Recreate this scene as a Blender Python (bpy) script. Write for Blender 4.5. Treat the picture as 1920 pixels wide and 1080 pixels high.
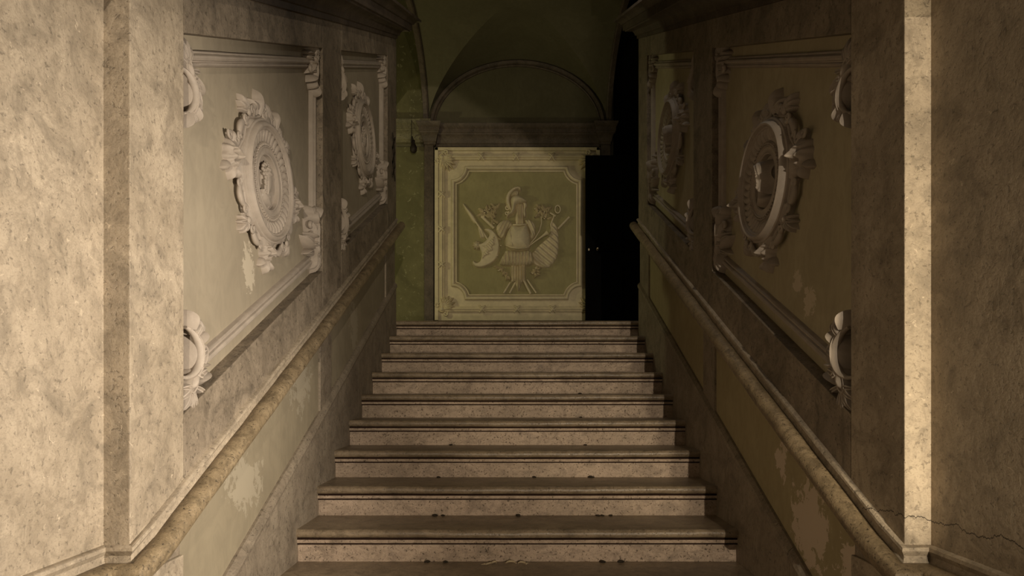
import bpy, bmesh, math, random
import numpy as np
from mathutils import Vector, Matrix

random.seed(7)
rng = np.random.default_rng(7)
for o in list(bpy.data.objects):
    bpy.data.objects.remove(o, do_unlink=True)
SC = bpy.context.scene
COL = SC.collection
PI = math.pi

# ------------------------------------------------------------------ camera
EYE = 1.47
cd = bpy.data.cameras.new('camera')
cd.sensor_fit = 'HORIZONTAL'
cd.sensor_width = 36.0
cd.lens = 1200.0 / 1920.0 * 36.0
cd.shift_x = (960 - 970) / 1920.0
cd.shift_y = (727 - 540) / 1920.0
cd.clip_start = 0.02
cam = bpy.data.objects.new('camera', cd)
cam.location = (0, 0, EYE)
cam.rotation_euler = (PI / 2, 0, 0)
COL.objects.link(cam)
SC.camera = cam

# ------------------------------------------------------------------ world, lamps, exposure
w = bpy.data.worlds.new('world')
SC.world = w
w.use_nodes = True
bgn = w.node_tree.nodes['Background']
bgn.inputs[0].default_value = (1.0, 0.88, 0.69, 1)
bgn.inputs[1].default_value = 0.062

def lamp(name, kind, loc, power, colour, radius):
    l = bpy.data.lights.new(name, kind)
    l.energy = power
    l.color = colour
    l.shadow_soft_size = radius
    o = bpy.data.objects.new(name, l)
    o.location = loc
    COL.objects.link(o)
    return o

# hall spotlight behind the visitor, near the right-hand wall line
L1 = Vector((0.965, -5.0, EYE + 0.6))
s1 = lamp('hall_spotlight', 'SPOT', L1, 720, (1.0, 0.86, 0.68), 0.015)
B1 = Vector((-0.92, 8, EYE + 3.9)); B2 = Vector((0.8, 8, EYE + 2.71))
nrm = (B1 - L1).cross(B2 - L1).normalized()
if nrm.z > 0: nrm = -nrm
mid = ((B1 + B2) * 0.5 - L1).normalized()
TH = math.radians(62)
axis = mid * math.cos(TH) + nrm * math.sin(TH)
s1.rotation_euler = axis.to_track_quat('-Z', 'Y').to_euler()
s1.data.spot_size = 2 * TH
s1.data.spot_blend = 0.02
# unseen fill spot added low on the right to brighten the near right pier face
s2 = lamp('pier_fill_spot', 'SPOT', (1.11, 0.35, EYE - 0.12), 115, (1.0, 0.85, 0.62), 0.04)
s2.rotation_euler = (Vector((1.10, 1.75, EYE + 0.38)) - Vector((1.11, 0.35, EYE - 0.12))).to_track_quat('-Z', 'Y').to_euler()
s2.data.spot_size = math.radians(74)
s2.data.spot_blend = 0.5
# unseen fill spot added beside the right-hand jamb to brighten the near left panel
s5 = lamp('left_panel_fill_spot', 'SPOT', (1.085, 1.20, EYE + 0.05), 385, (1.0, 0.89, 0.76), 0.05)
s5.rotation_euler = (Vector((-1.06, 1.95, EYE + 0.02)) - Vector((1.085, 1.20, EYE + 0.05))).to_track_quat('-Z', 'Y').to_euler()
s5.data.spot_size = math.radians(78)
s5.data.spot_blend = 1.0
# lamp hanging in the stair vault, above the picture
s3 = lamp('vault_lamp', 'POINT', (0.72, 4.35, EYE + 3.15), 9, (1.0, 0.90, 0.78), 0.06)
# greenish lamp in the passage to the left of the landing
s4 = lamp('passage_lamp', 'POINT', (-2.6, 6.33, EYE + 1.9), 33, (0.98, 0.95, 0.52), 0.05)

vs = SC.view_settings
vs.view_transform = 'Standard'
vs.look = 'None'
vs.gamma = 1.0
vs.use_curve_mapping = False
vs.exposure = 0.0

# ------------------------------------------------------------------ materials
def _n(nt, t, **kw):
    n = nt.nodes.new(t)
    for k, v in kw.items():
        setattr(n, k, v)
    return n

def noise(nt, vec, scale, detail=6, rough=0.6, dist=0.0):
    n = _n(nt, 'ShaderNodeTexNoise')
    n.inputs['Scale'].default_value = scale
    n.inputs['Detail'].default_value = detail
    n.inputs['Roughness'].default_value = rough
    n.inputs['Distortion'].default_value = dist
    nt.links.new(vec, n.inputs['Vector'])
    return n.outputs['Fac']

def ramp(nt, fac, stops):
    r = _n(nt, 'ShaderNodeValToRGB')
    el = r.color_ramp.elements
    while len(el) < len(stops): el.new(0.5)
    for e, (p, c) in zip(el, stops):
        e.position = p
        e.color = (c, c, c, 1) if not hasattr(c, '__len__') else (*c, 1)
    nt.links.new(fac, r.inputs[0])
    return r.outputs[0]

def mixc(nt, fac, a, b, blend='MIX'):
    m = _n(nt, 'ShaderNodeMix', data_type='RGBA', blend_type=blend)
    if isinstance(fac, (int, float)): m.inputs[0].default_value = fac
    else: nt.links.new(fac, m.inputs[0])
    for i, v in ((6, a), (7, b)):
        if isinstance(v, tuple): m.inputs[i].default_value = (*v, 1)
        else: nt.links.new(v, m.inputs[i])
    return m.outputs[2]

def math_(nt, op, a, b=None, clamp=False):
    m = _n(nt, 'ShaderNodeMath', operation=op, use_clamp=clamp)
    for i, v in ((0, a), (1, b)):
        if v is None: continue
        if isinstance(v, (int, float)): m.inputs[i].default_value = v
        else: nt.links.new(v, m.inputs[i])
    return m.outputs[0]

def base(name, rough=0.7, spec=0.3):
    m = bpy.data.materials.new(name)
    m.use_nodes = True
    nt = m.node_tree
    b = nt.nodes['Principled BSDF']
    b.inputs['Roughness'].default_value = rough
    b.inputs['Specular IOR Level'].default_value = spec
    g = _n(nt, 'ShaderNodeNewGeometry')
    return m, nt, b, g.outputs['Position']

def scalevec(nt, vec, s):
    v = _n(nt, 'ShaderNodeVectorMath', operation='MULTIPLY')
    v.inputs[1].default_value = s
    nt.links.new(vec, v.inputs[0])
    return v.outputs[0]

def bump(nt, b, h, strength, dist=0.01):
    n = _n(nt, 'ShaderNodeBump')
    n.inputs['Strength'].default_value = strength
    n.inputs['Distance'].default_value = dist
    nt.links.new(h, n.inputs['Height'])
    nt.links.new(n.outputs[0], b.inputs['Normal'])

def stone(name, light, mid, dark, rough=0.55, scale=1.0, pits=0.6, bmp=0.35, spec=0.35, streak=(1, 1, 0.8), dirty=0.6):
    m, nt, b, pos = base(name, rough, spec)
    v = scalevec(nt, pos, streak)
    big = noise(nt, v, 3.2 * scale, 8, 0.68, 0.6)
    c = mixc(nt, ramp(nt, big, [(0.36, 0), (0.62, 1)]), mid, light)
    fine = noise(nt, v, 22 * scale, 8, 0.72, 1.2)
    c = mixc(nt, math_(nt, 'MULTIPLY', ramp(nt, fine, [(0.30, 1), (0.52, 0)]), 0.5), c, dark)
    dirt = noise(nt, pos, 7.5 * scale, 10, 0.74, 0.9)
    c = mixc(nt, math_(nt, 'MULTIPLY', ramp(nt, dirt, [(0.36, 1), (0.53, 0)]), dirty), c, tuple(x * 0.5 for x in mid))
    fl = noise(nt, scalevec(nt, pos, (1.0, 1.0, 1.6)), 150 * scale, 3, 0.6, 0.2)
    c = mixc(nt, math_(nt, 'MULTIPLY', ramp(nt, fl, [(0.35, 1), (0.48, 0)]), 0.35), c, tuple(x * 0.55 for x in mid))
    sp = noise(nt, pos, 75 * scale, 4, 0.6, 0.4)
    spk = math_(nt, 'MULTIPLY', ramp(nt, sp, [(0.33, 1), (0.40, 0)]), pits)
    c = mixc(nt, spk, c, tuple(x * 0.35 for x in dark))
    chip = noise(nt, pos, 46 * scale, 6, 0.7, 0.8)
    chf = math_(nt, 'MULTIPLY', ramp(nt, chip, [(0.63, 0), (0.69, 1)]), 0.6)
    c = mixc(nt, chf, c, tuple(min(1, x * 1.45) for x in light))
    if name == 'weathered_stone':
        # hairline crack across the near right pier
        sx = _n(nt, 'ShaderNodeSeparateXYZ'); nt.links.new(pos, sx.inputs[0])
        wob = math_(nt, 'MULTIPLY', math_(nt, 'SUBTRACT', noise(nt, scalevec(nt, pos, (1, 1, 0.1)), 9, 6, 0.65), 0.5), 0.10)
        dz = math_(nt, 'ABSOLUTE', math_(nt, 'SUBTRACT', math_(nt, 'SUBTRACT', sx.outputs[2], wob), EYE - 0.362))
        cr = math_(nt, 'LESS_THAN', dz, 0.0016)
        cr = math_(nt, 'MULTIPLY', cr, math_(nt, 'GREATER_THAN', sx.outputs[0], 1.03))
        cr = math_(nt, 'MULTIPLY', cr, math_(nt, 'LESS_THAN', sx.outputs[1], 1.95))
        c = mixc(nt, math_(nt, 'MULTIPLY', cr, 0.85), c, (0.03, 0.02, 0.012))
    nt.links.new(c, b.inputs['Base Color'])
    rr = math_(nt, 'ADD', math_(nt, 'MULTIPLY', fine, 0.35), rough - 0.17)
    nt.links.new(rr, b.inputs['Roughness'])
    h = math_(nt, 'ADD', math_(nt, 'MULTIPLY', fine, 0.6), math_(nt, 'MULTIPLY', sp, 0.6))
    h = math_(nt, 'SUBTRACT', h, spk)
    bump(nt, b, h, bmp, 0.006)
    return m

def plaster(name, a, bcol, peel_col, peels=(), speckle=0.73, bmp=0.22, rough=0.75):
    """Smooth painted plaster; peels = (centre, radius-xyz) where the paint has flaked off."""
    m, nt, b, pos = base(name, rough, 0.25)
    big = noise(nt, pos, 2.4, 7, 0.62, 0.8)
    c = mixc(nt, ramp(nt, big, [(0.33, 0), (0.66, 1)]), a, bcol)
    st = noise(nt, scalevec(nt, pos, (1, 1, 0.5)), 13, 7, 0.7, 1.5)
    c = mixc(nt, math_(nt, 'MULTIPLY', ramp(nt, st, [(0.40, 1), (0.56, 0)]), 0.28), c, tuple(x * 0.62 for x in a))
    edge = noise(nt, pos, 17, 8, 0.72, 0.5)
    mask = ramp(nt, edge, [(speckle, 0), (speckle + 0.012, 1)])
    for cen, rad in peels:
        d = _n(nt, 'ShaderNodeVectorMath', operation='SUBTRACT'); d.inputs[1].default_value = cen
        nt.links.new(pos, d.inputs[0])
        q = scalevec(nt, d.outputs[0], tuple(1.0 / x for x in rad))
        ln = _n(nt, 'ShaderNodeVectorMath', operation='LENGTH'); nt.links.new(q, ln.inputs[0])
        f = math_(nt, 'ADD', ln.outputs['Value'], math_(nt, 'MULTIPLY', math_(nt, 'SUBTRACT', edge, 0.5), 4.2))
        pm = ramp(nt, f, [(0.90, 1), (0.93, 0)])
        mask = math_(nt, 'MAXIMUM', mask, pm)
    c = mixc(nt, math_(nt, 'MULTIPLY', mask, 0.85), c, peel_col)
    nt.links.new(c, b.inputs['Base Color'])
    h = math_(nt, 'SUBTRACT', math_(nt, 'MULTIPLY', st, 0.5), math_(nt, 'MULTIPLY', mask, 0.35))
    bump(nt, b, h, bmp, 0.006)
    return m

M = {}
M['pier'] = stone('weathered_stone', (0.44, 0.36, 0.26), (0.31, 0.25, 0.175), (0.11, 0.082, 0.052), 0.62, 1.0, 0.4, 0.5)
M['band'] = stone('grimy_band_stone', (0.31, 0.25, 0.18), (0.205, 0.163, 0.115), (0.075, 0.056, 0.036), 0.62, 1.0, 0.5, 0.5, 0.3, (1, 1, 0.8), 0.75)
M['rail'] = stone('veined_rail_stone', (0.33, 0.25, 0.148), (0.215, 0.157, 0.088), (0.04, 0.027, 0.015), 0.45, 1.6, 0.8, 0.45, 0.45, (1, 1, 0.8), 0.85)
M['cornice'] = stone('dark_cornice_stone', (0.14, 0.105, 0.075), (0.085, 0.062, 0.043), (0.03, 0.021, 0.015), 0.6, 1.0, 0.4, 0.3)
M['riser'] = stone('riser_stone', (0.56, 0.425, 0.31), (0.38, 0.285, 0.20), (0.10, 0.068, 0.042), 0.55, 1.3, 0.8, 0.6, 0.35, (0.5, 1, 1))
M['tread'] = stone('tread_stone', (0.33, 0.25, 0.16), (0.19, 0.14, 0.087), (0.045, 0.032, 0.018), 0.36, 1.3, 0.6, 0.35, 0.5, (0.6, 1, 1))
M['skirt'] = stone('skirting_stone', (0.33, 0.27, 0.195), (0.24, 0.192, 0.137), (0.085, 0.064, 0.042), 0.6, 0.9, 0.5, 0.35)
M['capital'] = stone('olive_stained_stone', (0.23, 0.20, 0.11), (0.15, 0.13, 0.07), (0.045, 0.036, 0.018), 0.6, 1.3, 0.6, 0.45)
M['plaster_l'] = plaster('panel_plaster_left', (0.355, 0.30, 0.215), (0.295, 0.247, 0.175), (0.50, 0.43, 0.32),
                         [((-1.11, 2.66, EYE + 0.50), (0.06, 0.05, 0.09))], 0.76)
M['plaster_r'] = plaster('panel_plaster_right', (0.42, 0.36, 0.23), (0.36, 0.305, 0.19), (0.56, 0.47, 0.34),
                         [((1.11, 2.45, EYE + 0.33), (0.06, 0.05, 0.06)), ((1.11, 2.55, EYE + 0.42), (0.06, 0.04, 0.04))], 0.76)
M['dado_l'] = plaster('dado_plaster_left', (0.325, 0.272, 0.182), (0.265, 0.22, 0.147), (0.39, 0.335, 0.24),
                      [((-1.08, 3.2, EYE + 0.13), (0.06, 0.16, 0.22)), ((-1.08, 2.55, EYE - 0.38), (0.06, 0.16, 0.10)),
                       ((-1.08, 4.25, EYE + 0.40), (0.06, 0.10, 0.18))], 0.70, 0.3)
M['dado_r'] = plaster('dado_plaster_right', (0.40, 0.335, 0.19), (0.34, 0.28, 0.155), (0.66, 0.54, 0.41),
                      [((1.08, 2.38, EYE - 0.52), (0.06, 0.14, 0.17)), ((1.08, 2.62, EYE - 0.30), (0.06, 0.05, 0.07)),
                       ((1.08, 2.05, EYE - 0.62), (0.06, 0.10, 0.16))], 0.74, 0.35)
M['olive'] = plaster('olive_wall_paint', (0.175, 0.158, 0.072), (0.105, 0.094, 0.042), (0.26, 0.24, 0.13), [], 0.60, 0.4)
M['vault'] = plaster('vault_paint', (0.145, 0.128, 0.075), (0.120, 0.105, 0.06), (0.18, 0.165, 0.10), [], 0.80, 0.12)
M['field'] = plaster('relief_field_paint', (0.37, 0.325, 0.16), (0.29, 0.255, 0.122), (0.43, 0.385, 0.21), [], 0.76, 0.3)
M['black'] = None

def simple(name, col, rough=0.6, metal=0.0, var=0.25, sc=9.0, bmp=0.15, spec=0.3):
    m, nt, b, pos = base(name, rough, spec)
    f = noise(nt, pos, sc, 7, 0.65, 0.6)
    c = mixc(nt, ramp(nt, f, [(0.3, 0), (0.7, 1)]), tuple(x * (1 - var) for x in col), tuple(min(1, x * (1 + var)) for x in col))
    nt.links.new(c, b.inputs['Base Color'])
    b.inputs['Metallic'].default_value = metal
    bump(nt, b, noise(nt, pos, sc * 6, 5, 0.6), bmp, 0.003)
    return m
M['stucco'] = simple('white_stucco', (0.355, 0.298, 0.238), 0.6, 0, 0.13, 14, 0.25)
M['stucco_b'] = simple('cream_stucco_landing', (0.62, 0.53, 0.345), 0.65, 0, 0.15, 9, 0.25)
M['black'] = simple('black_door_paint', (0.003, 0.0027, 0.0022), 0.8, 0, 0.2, 6, 0.05, 0.04)
M['brass'] = simple('dull_brass', (0.45, 0.36, 0.24), 0.3, 1.0, 0.2, 30, 0.1)
M['iron'] = simple('dark_iron', (0.030, 0.022, 0.016), 0.6, 0.3, 0.3, 40, 0.2)
M['gloom'] = simple('painted_passage_gloom', (0.02, 0.017, 0.012), 0.8, 0, 0.2, 4, 0.1)  # near-black colour stands in for the unlit depth of the right passage
M['straw'] = simple('dry_leaf', (0.42, 0.33, 0.20), 0.7, 0, 0.25, 60, 0.2)
M['crumb'] = simple('dark_crumb', (0.035, 0.026, 0.016), 0.8, 0, 0.3, 60, 0.2)
M['groove_shade'] = simple('painted_groove_shade', (0.022, 0.011, 0.007), 0.9, 0, 0.3, 40, 0.3, 0.1)  # near-black colour painting the shade inside the step grooves
M['hall'] = stone('hall_floor_stone', (0.25, 0.20, 0.14), (0.19, 0.15, 0.10), (0.07, 0.05, 0.035), 0.5)

# ------------------------------------------------------------------ mesh helpers
class MB:
    def __init__(s):
        s.v = []; s.f = []
    def add(s, verts, faces):
        o = len(s.v)
        s.v.extend([tuple(map(float, p)) for p in verts])
        s.f.extend([tuple(i + o for i in f) for f in faces])
    def grid(s, P, closed_u=False, closed_v=False):
        """P: array [nu][nv] of points"""
        nu = len(P); nv = len(P[0])
        verts = [p for row in P for p in row]
        fs = []
        for i in range(nu if closed_u else nu - 1):
            for j in range(nv if closed_v else nv - 1):
                a = i * nv + j; b = ((i + 1) % nu) * nv + j
                c = ((i + 1) % nu) * nv + (j + 1) % nv; d = i * nv + (j + 1) % nv
                fs.append((a, b, c, d))
        s.add(verts, fs)
    def prism(s, ring_a, ring_b):
        n = len(ring_a)
        fs = [(i, (i + 1) % n, n + (i + 1) % n, n + i) for i in range(n)]
        fs += [tuple(range(n))[::-1], tuple(range(n, 2 * n))]
        s.add(list(ring_a) + list(ring_b), fs)
    def box(s, a, b):
        x0, y0, z0 = a; x1, y1, z1 = b
        s.prism([(x0, y0, z0), (x1, y0, z0), (x1, y1, z0), (x0, y1, z0)],
                [(x0, y0, z1), (x1, y0, z1), (x1, y1, z1), (x0, y1, z1)])
    def build(s, name, mat, parent=None, smooth=True, angle=40, world=False, bevel=0.0, weld=False):
        me = bpy.data.meshes.new(name)
        off = Vector((0, 0, 0))
        if world and parent is not None:
            p = parent
            while p is not None:
                off += Vector(p.location); p = p.parent
        me.from_pydata([(x - off.x, y - off.y, z - off.z) for x, y, z in s.v], [], s.f)
        bm = bmesh.new(); bm.from_mesh(me)
        if weld: bmesh.ops.remove_doubles(bm, verts=bm.verts, dist=1e-5)
        if bevel > 0:
            es = [e for e in bm.edges if len(e.link_faces) == 2 and e.calc_face_angle(0) > 0.5]
            bmesh.ops.bevel(bm, geom=es, offset=bevel, segments=2, affect='EDGES', profile=0.6)
        bmesh.ops.recalc_face_normals(bm, faces=bm.faces)
        bm.to_mesh(me); bm.free()
        if smooth:
            me.polygons.foreach_set('use_smooth', [True] * len(me.polygons))
            try: me.set_sharp_from_angle(angle=math.radians(angle))
            except Exception: pass
        me.materials.append(mat)
        o = bpy.data.objects.new(name, me)
        COL.objects.link(o)
        o.parent = parent
        return o

def tag(o, label=None, cat=None, group=None, kind=None):
    if label: o['label'] = label
    if cat: o['category'] = cat
    if group: o['group'] = group
    if kind: o['kind'] = kind
    return o

def thing(name, label, cat, loc=(0, 0, 0), rz=0.0, group=None):
    o = bpy.data.objects.new(name, None)
    o.empty_display_size = 0.05
    o.location = loc; o.rotation_euler = (0, 0, rz)
    COL.objects.link(o)
    return tag(o, label, cat, group)

def copy_tree(o, parent=None):
    c = o.copy(); COL.objects.link(c); c.parent = parent
    for ch in [x for x in bpy.data.objects if x.parent == o]:
        copy_tree(ch, c)
    return c

# ---- relief shapes: built in (u right, v up, w out of the wall) and stored as local (u, -w, v)
def L(u, v, w): return (u, -w, v)

def spline(pts, n=6, closed=True):
    P = np.array(pts, float); m = len(P); out = []
    rngi = range(m if closed else m - 1)
    for i in rngi:
        p0 = P[(i - 1) % m] if closed or i > 0 else P[0]
        p1 = P[i]; p2 = P[(i + 1) % m]
        p3 = P[(i + 2) % m] if closed or i + 2 < m else P[-1]
        for k in range(n):
            t = k / n
            out.append(0.5 * ((2 * p1) + (-p0 + p2) * t + (2 * p0 - 5 * p1 + 4 * p2 - p3) * t * t + (-p0 + 3 * p1 - 3 * p2 + p3) * t ** 3))
    if not closed: out.append(P[-1])
    return np.array(out)

def sdf(poly, X, Y):
    P = np.array(poly); Q = np.roll(P, -1, axis=0)
    d = np.full(X.shape, 1e9); ins = np.zeros(X.shape, bool)
    for (ax, ay), (bx, by) in zip(P, Q):
        ex, ey = bx - ax, by - ay
        l2 = ex * ex + ey * ey + 1e-12
        t = np.clip(((X - ax) * ex + (Y - ay) * ey) / l2, 0, 1)
        d = np.minimum(d, (X - ax - t * ex) ** 2 + (Y - ay - t * ey) ** 2)
        cond = ((ay > Y) != (by > Y))
        xi = ax + (Y - ay) * ex / (ey if abs(ey) > 1e-12 else 1e-12)
        ins ^= cond & (X < xi)
    d = np.sqrt(d)
    return np.where(ins, d, -d)

def layer(poly, base_, h, r, X, Y, groove=None, slope=6.0):
    s = sdf(poly, X, Y)
    x = np.clip(s / r, 0, 1)
    z = base_ + h * np.sqrt(np.clip(1 - (1 - x) ** 2, 0, 1))
    if groove is not None: z = z + groove(X, Y) * np.clip(s / (0.4 * r), 0, 1)
    return np.where(s < 0, base_ + s * slope, z)

def field_mesh(mb, fn, u0, u1, v0, v1, step, w0=0.0, floor=-0.006):
    nu = max(4, int((u1 - u0) / step)); nv = max(4, int((v1 - v0) / step))
    U, V = np.meshgrid(np.linspace(u0, u1, nu), np.linspace(v0, v1, nv), indexing='ij')
    H = fn(U, V)
    keep = H > floor
    H = np.maximum(H, floor)
    idx = -np.ones(H.shape, int); verts = []; faces = []
    cell = keep[:-1, :-1] | keep[1:, :-1] | keep[:-1, 1:] | keep[1:, 1:]
    def vid(i, j):
        if idx[i, j] < 0:
            idx[i, j] = len(verts); verts.append(L(U[i, j], V[i, j], w0 + H[i, j]))
        return idx[i, j]
    for i, j in zip(*np.nonzero(cell)):
        faces.append((vid(i, j), vid(i + 1, j), vid(i + 1, j + 1), vid(i, j + 1)))
    mb.add(verts, faces)

def relief_poly(mb, pts, base_, h, r, step=0.005, groove=None, smoothn=5, w0=0.0, slope=6.0):
    P = spline(pts, smoothn)
    a = P.min(0) - 2 * step; b = P.max(0) + 2 * step
    field_mesh(mb, lambda X, Y: layer(P, base_, h, r, X, Y, groove, slope), a[0], b[0], a[1], b[1], step, w0)

def lathe(mb, prof, cu=0, cv=0, n=64):
    P = []
    for k in range(n):
        a = 2 * PI * k / n
        P.append([L(cu + r * math.cos(a), cv + r * math.sin(a), ww) for r, ww in prof])
    mb.grid(P, closed_u=True)

def ball(mb, c, r, n=8, m=6):
    P = []
    for i in range(n):
        a = 2 * PI * i / n
        P.append([L(c[0] + r[0] * math.sin(PI * j / m) * math.cos(a), c[1] + r[1] * math.sin(PI * j / m) * math.sin(a),
                    c[2] + r[2] * math.cos(PI * j / m)) for j in range(m + 1)])
    mb.grid(P, closed_u=True)

def tube(mb, pts, rad, n=8, flat=1.0):
    """tube on a path of (u,v,w); rad list or number; flat scales thickness in w"""
    P = np.array(pts, float); m = len(P)
    R = [rad] * m if isinstance(rad, (int, float)) else list(rad)
    rows = []
    for i in range(m):
        t = P[min(i + 1, m - 1)] - P[max(i - 1, 0)]
        t = t / (np.linalg.norm(t) + 1e-9)
        wv = np.array([0, 0, 1.0])
        s = np.cross(t, wv); ns = np.linalg.norm(s)
        s = s / ns if ns > 1e-6 else np.array([1.0, 0, 0])
        q = np.cross(s, t)
        rows.append([L(*(P[i] + R[i] * (math.cos(a) * s + flat * math.sin(a) * q))) for a in [2 * PI * k / n for k in range(n)]])
    mb.grid(rows, closed_v=True)
    mb.add(rows[0], [tuple(range(n))]); mb.add(rows[-1], [tuple(range(n))])

def lobe(mb, p0, ang, length, width, h, w0=0.0, curl=0.0, lift=0.0, ridges=1, serr=0.0, ns=12, nt=8, tip=0.55):
    """acanthus-like leaf lobe: domed mound on a bent spine, fading into the wall at edges and tip"""
    rows = []; u, v = p0; a = ang; ds = length / ns
    for i in range(ns + 1):
        s = i / ns
        x = 0.12 + 0.88 * s
        wd = width * 0.5 * max(0.05, math.sin(PI * x ** 0.85) ** 0.75 if x < 1 else 0.05) * (1 + serr * math.cos(s * 4 * 2 * PI))
        ce, se = math.cos(a), math.sin(a)
        C = (w0 + h + lift * math.sin(PI * s * 0.8)) * math.sqrt(max(0.0, 1 - s ** 5))
        row = []
        for k in range(nt + 1):
            t = -1 + 2 * k / nt
            dome = math.sqrt(max(0, 1 - t * t))
            if ridges > 1: gro = 0.16 * (math.cos(ridges * PI * (t + 1)) - 1) * 0.5 * (1 - t * t)
            else: gro = -0.26 * math.exp(-(t / 0.25) ** 2)
            row.append(L(u - se * wd * t, v + ce * wd * t, C * (dome + gro) - (0.004 if abs(t) == 1 else 0)))
        rows.append(row)
        u += math.cos(a) * ds; v += math.sin(a) * ds; a += curl / ns
    mb.grid(rows)

def spiral(mb, c, r0, r1, a0, turns, rad0, rad1, w0, rise=0.0, n=36, flat=0.9):
    pts = []; R = []
    for i in range(n + 1):
        s = i / n; a = a0 + turns * 2 * PI * s; r = r0 + (r1 - r0) * s
        pts.append((c[0] + r * math.cos(a), c[1] + r * math.sin(a), w0 + rise * s)); R.append(rad0 + (rad1 - rad0) * s)
    tube(mb, pts, R, 8, flat)

def arc(mb, c, ru, rv, a0, a1, rad, w0, n=20, taper=0.0):
    pts = []; R = []
    for i in range(n + 1):
        s = i / n; a = a0 + (a1 - a0) * s
        pts.append((c[0] + ru * math.cos(a), c[1] + rv * math.sin(a), w0)); R.append(rad * (1 - taper * abs(2 * s - 1) ** 2))
    tube(mb, pts, R, 8)

def mask_face(mb, c, wu, hv, h, rot=0.0, w0=0.0, step=None):
    """grotesque lion-like mask in relief"""
    step = step or wu / 26
    def fn(U, V):
        cu, su = math.cos(-rot), math.sin(-rot)
        X = ((U - c[0]) * cu - (V - c[1]) * su) / wu; Y = ((U - c[0]) * su + (V - c[1]) * cu) / hv
        r = np.sqrt((X * 1.05) ** 2 + (Y * 0.95) ** 2)
        ang = np.arctan2(Y, X)
        edge = 1 + 0.07 * np.cos(9 * ang)
        b = np.sqrt(np.clip(1 - (r / edge) ** 2, 0, 1))
        z = 0.72 * b + np.where(r > edge, (edge - r) * 3, 0)
        g = lambda x, y, sx, sy: np.exp(-((X - x) / sx) ** 2 - ((Y - y) / sy) ** 2)
        z += 0.34 * g(0, 0.0, 0.13, 0.30) + 0.22 * g(0, -0.18, 0.22, 0.13)
        z += 0.22 * (g(-0.34, 0.36, 0.25, 0.10) + g(0.34, 0.36, 0.25, 0.10))
        z -= 0.36 * (g(-0.33, 0.15, 0.17, 0.13) + g(0.33, 0.15, 0.17, 0.13))
        z += 0.12 * (g(-0.33, 0.14, 0.07, 0.06) + g(0.33, 0.14, 0.07, 0.06))
        z += 0.16 * (g(-0.45, -0.22, 0.2, 0.2) + g(0.45, -0.22, 0.2, 0.2))
        z -= 0.42 * g(0, -0.47, 0.30, 0.10)
        z += 0.15 * g(0, -0.68, 0.35, 0.10)
        z += 0.08 * np.cos(14 * ang) * np.clip((r - 0.62) * 4, 0, 1) * b
        return z * h
    R = max(wu, hv) * 1.12
    field_mesh(mb, fn, c[0] - R, c[0] + R, c[1] - R, c[1] + R, step, w0, -0.02)

# ------------------------------------------------------------------ stair geometry
XW = 1.06            # half width between the walls
T = 0.32; RISE = 0.159
def ystep(k): return (8.58 + k) * T
ZL = EYE + 0.591     # landing level
def zstep(k): return ZL - (9 - k) * RISE
SL = RISE / T
def zn(y): return ZL + (y - ystep(9)) * SL
YC = 1.75            # near corner of the stair walls
YE = 5.60            # far end of the stair walls
YB = 8.0             # back wall of the landing
XJ = 1.132           # jamb beyond the near corner

# hall floor + landing floor
b = MB(); b.box((-4, -6, -0.2), (4, ystep(-3) + 0.02, 0.0))
tag(b.build('floor', M['hall'], smooth=False), 'stone hall floor at the foot of the stairs', kind='structure')
b = MB(); b.box((-3.6, ystep(9) + 0.30, ZL - 0.25), (3.6, 12.5, ZL - 0.003))
tag(b.build('floor', M['tread'], smooth=False), 'stone floor of the upper landing', kind='structure')

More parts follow.
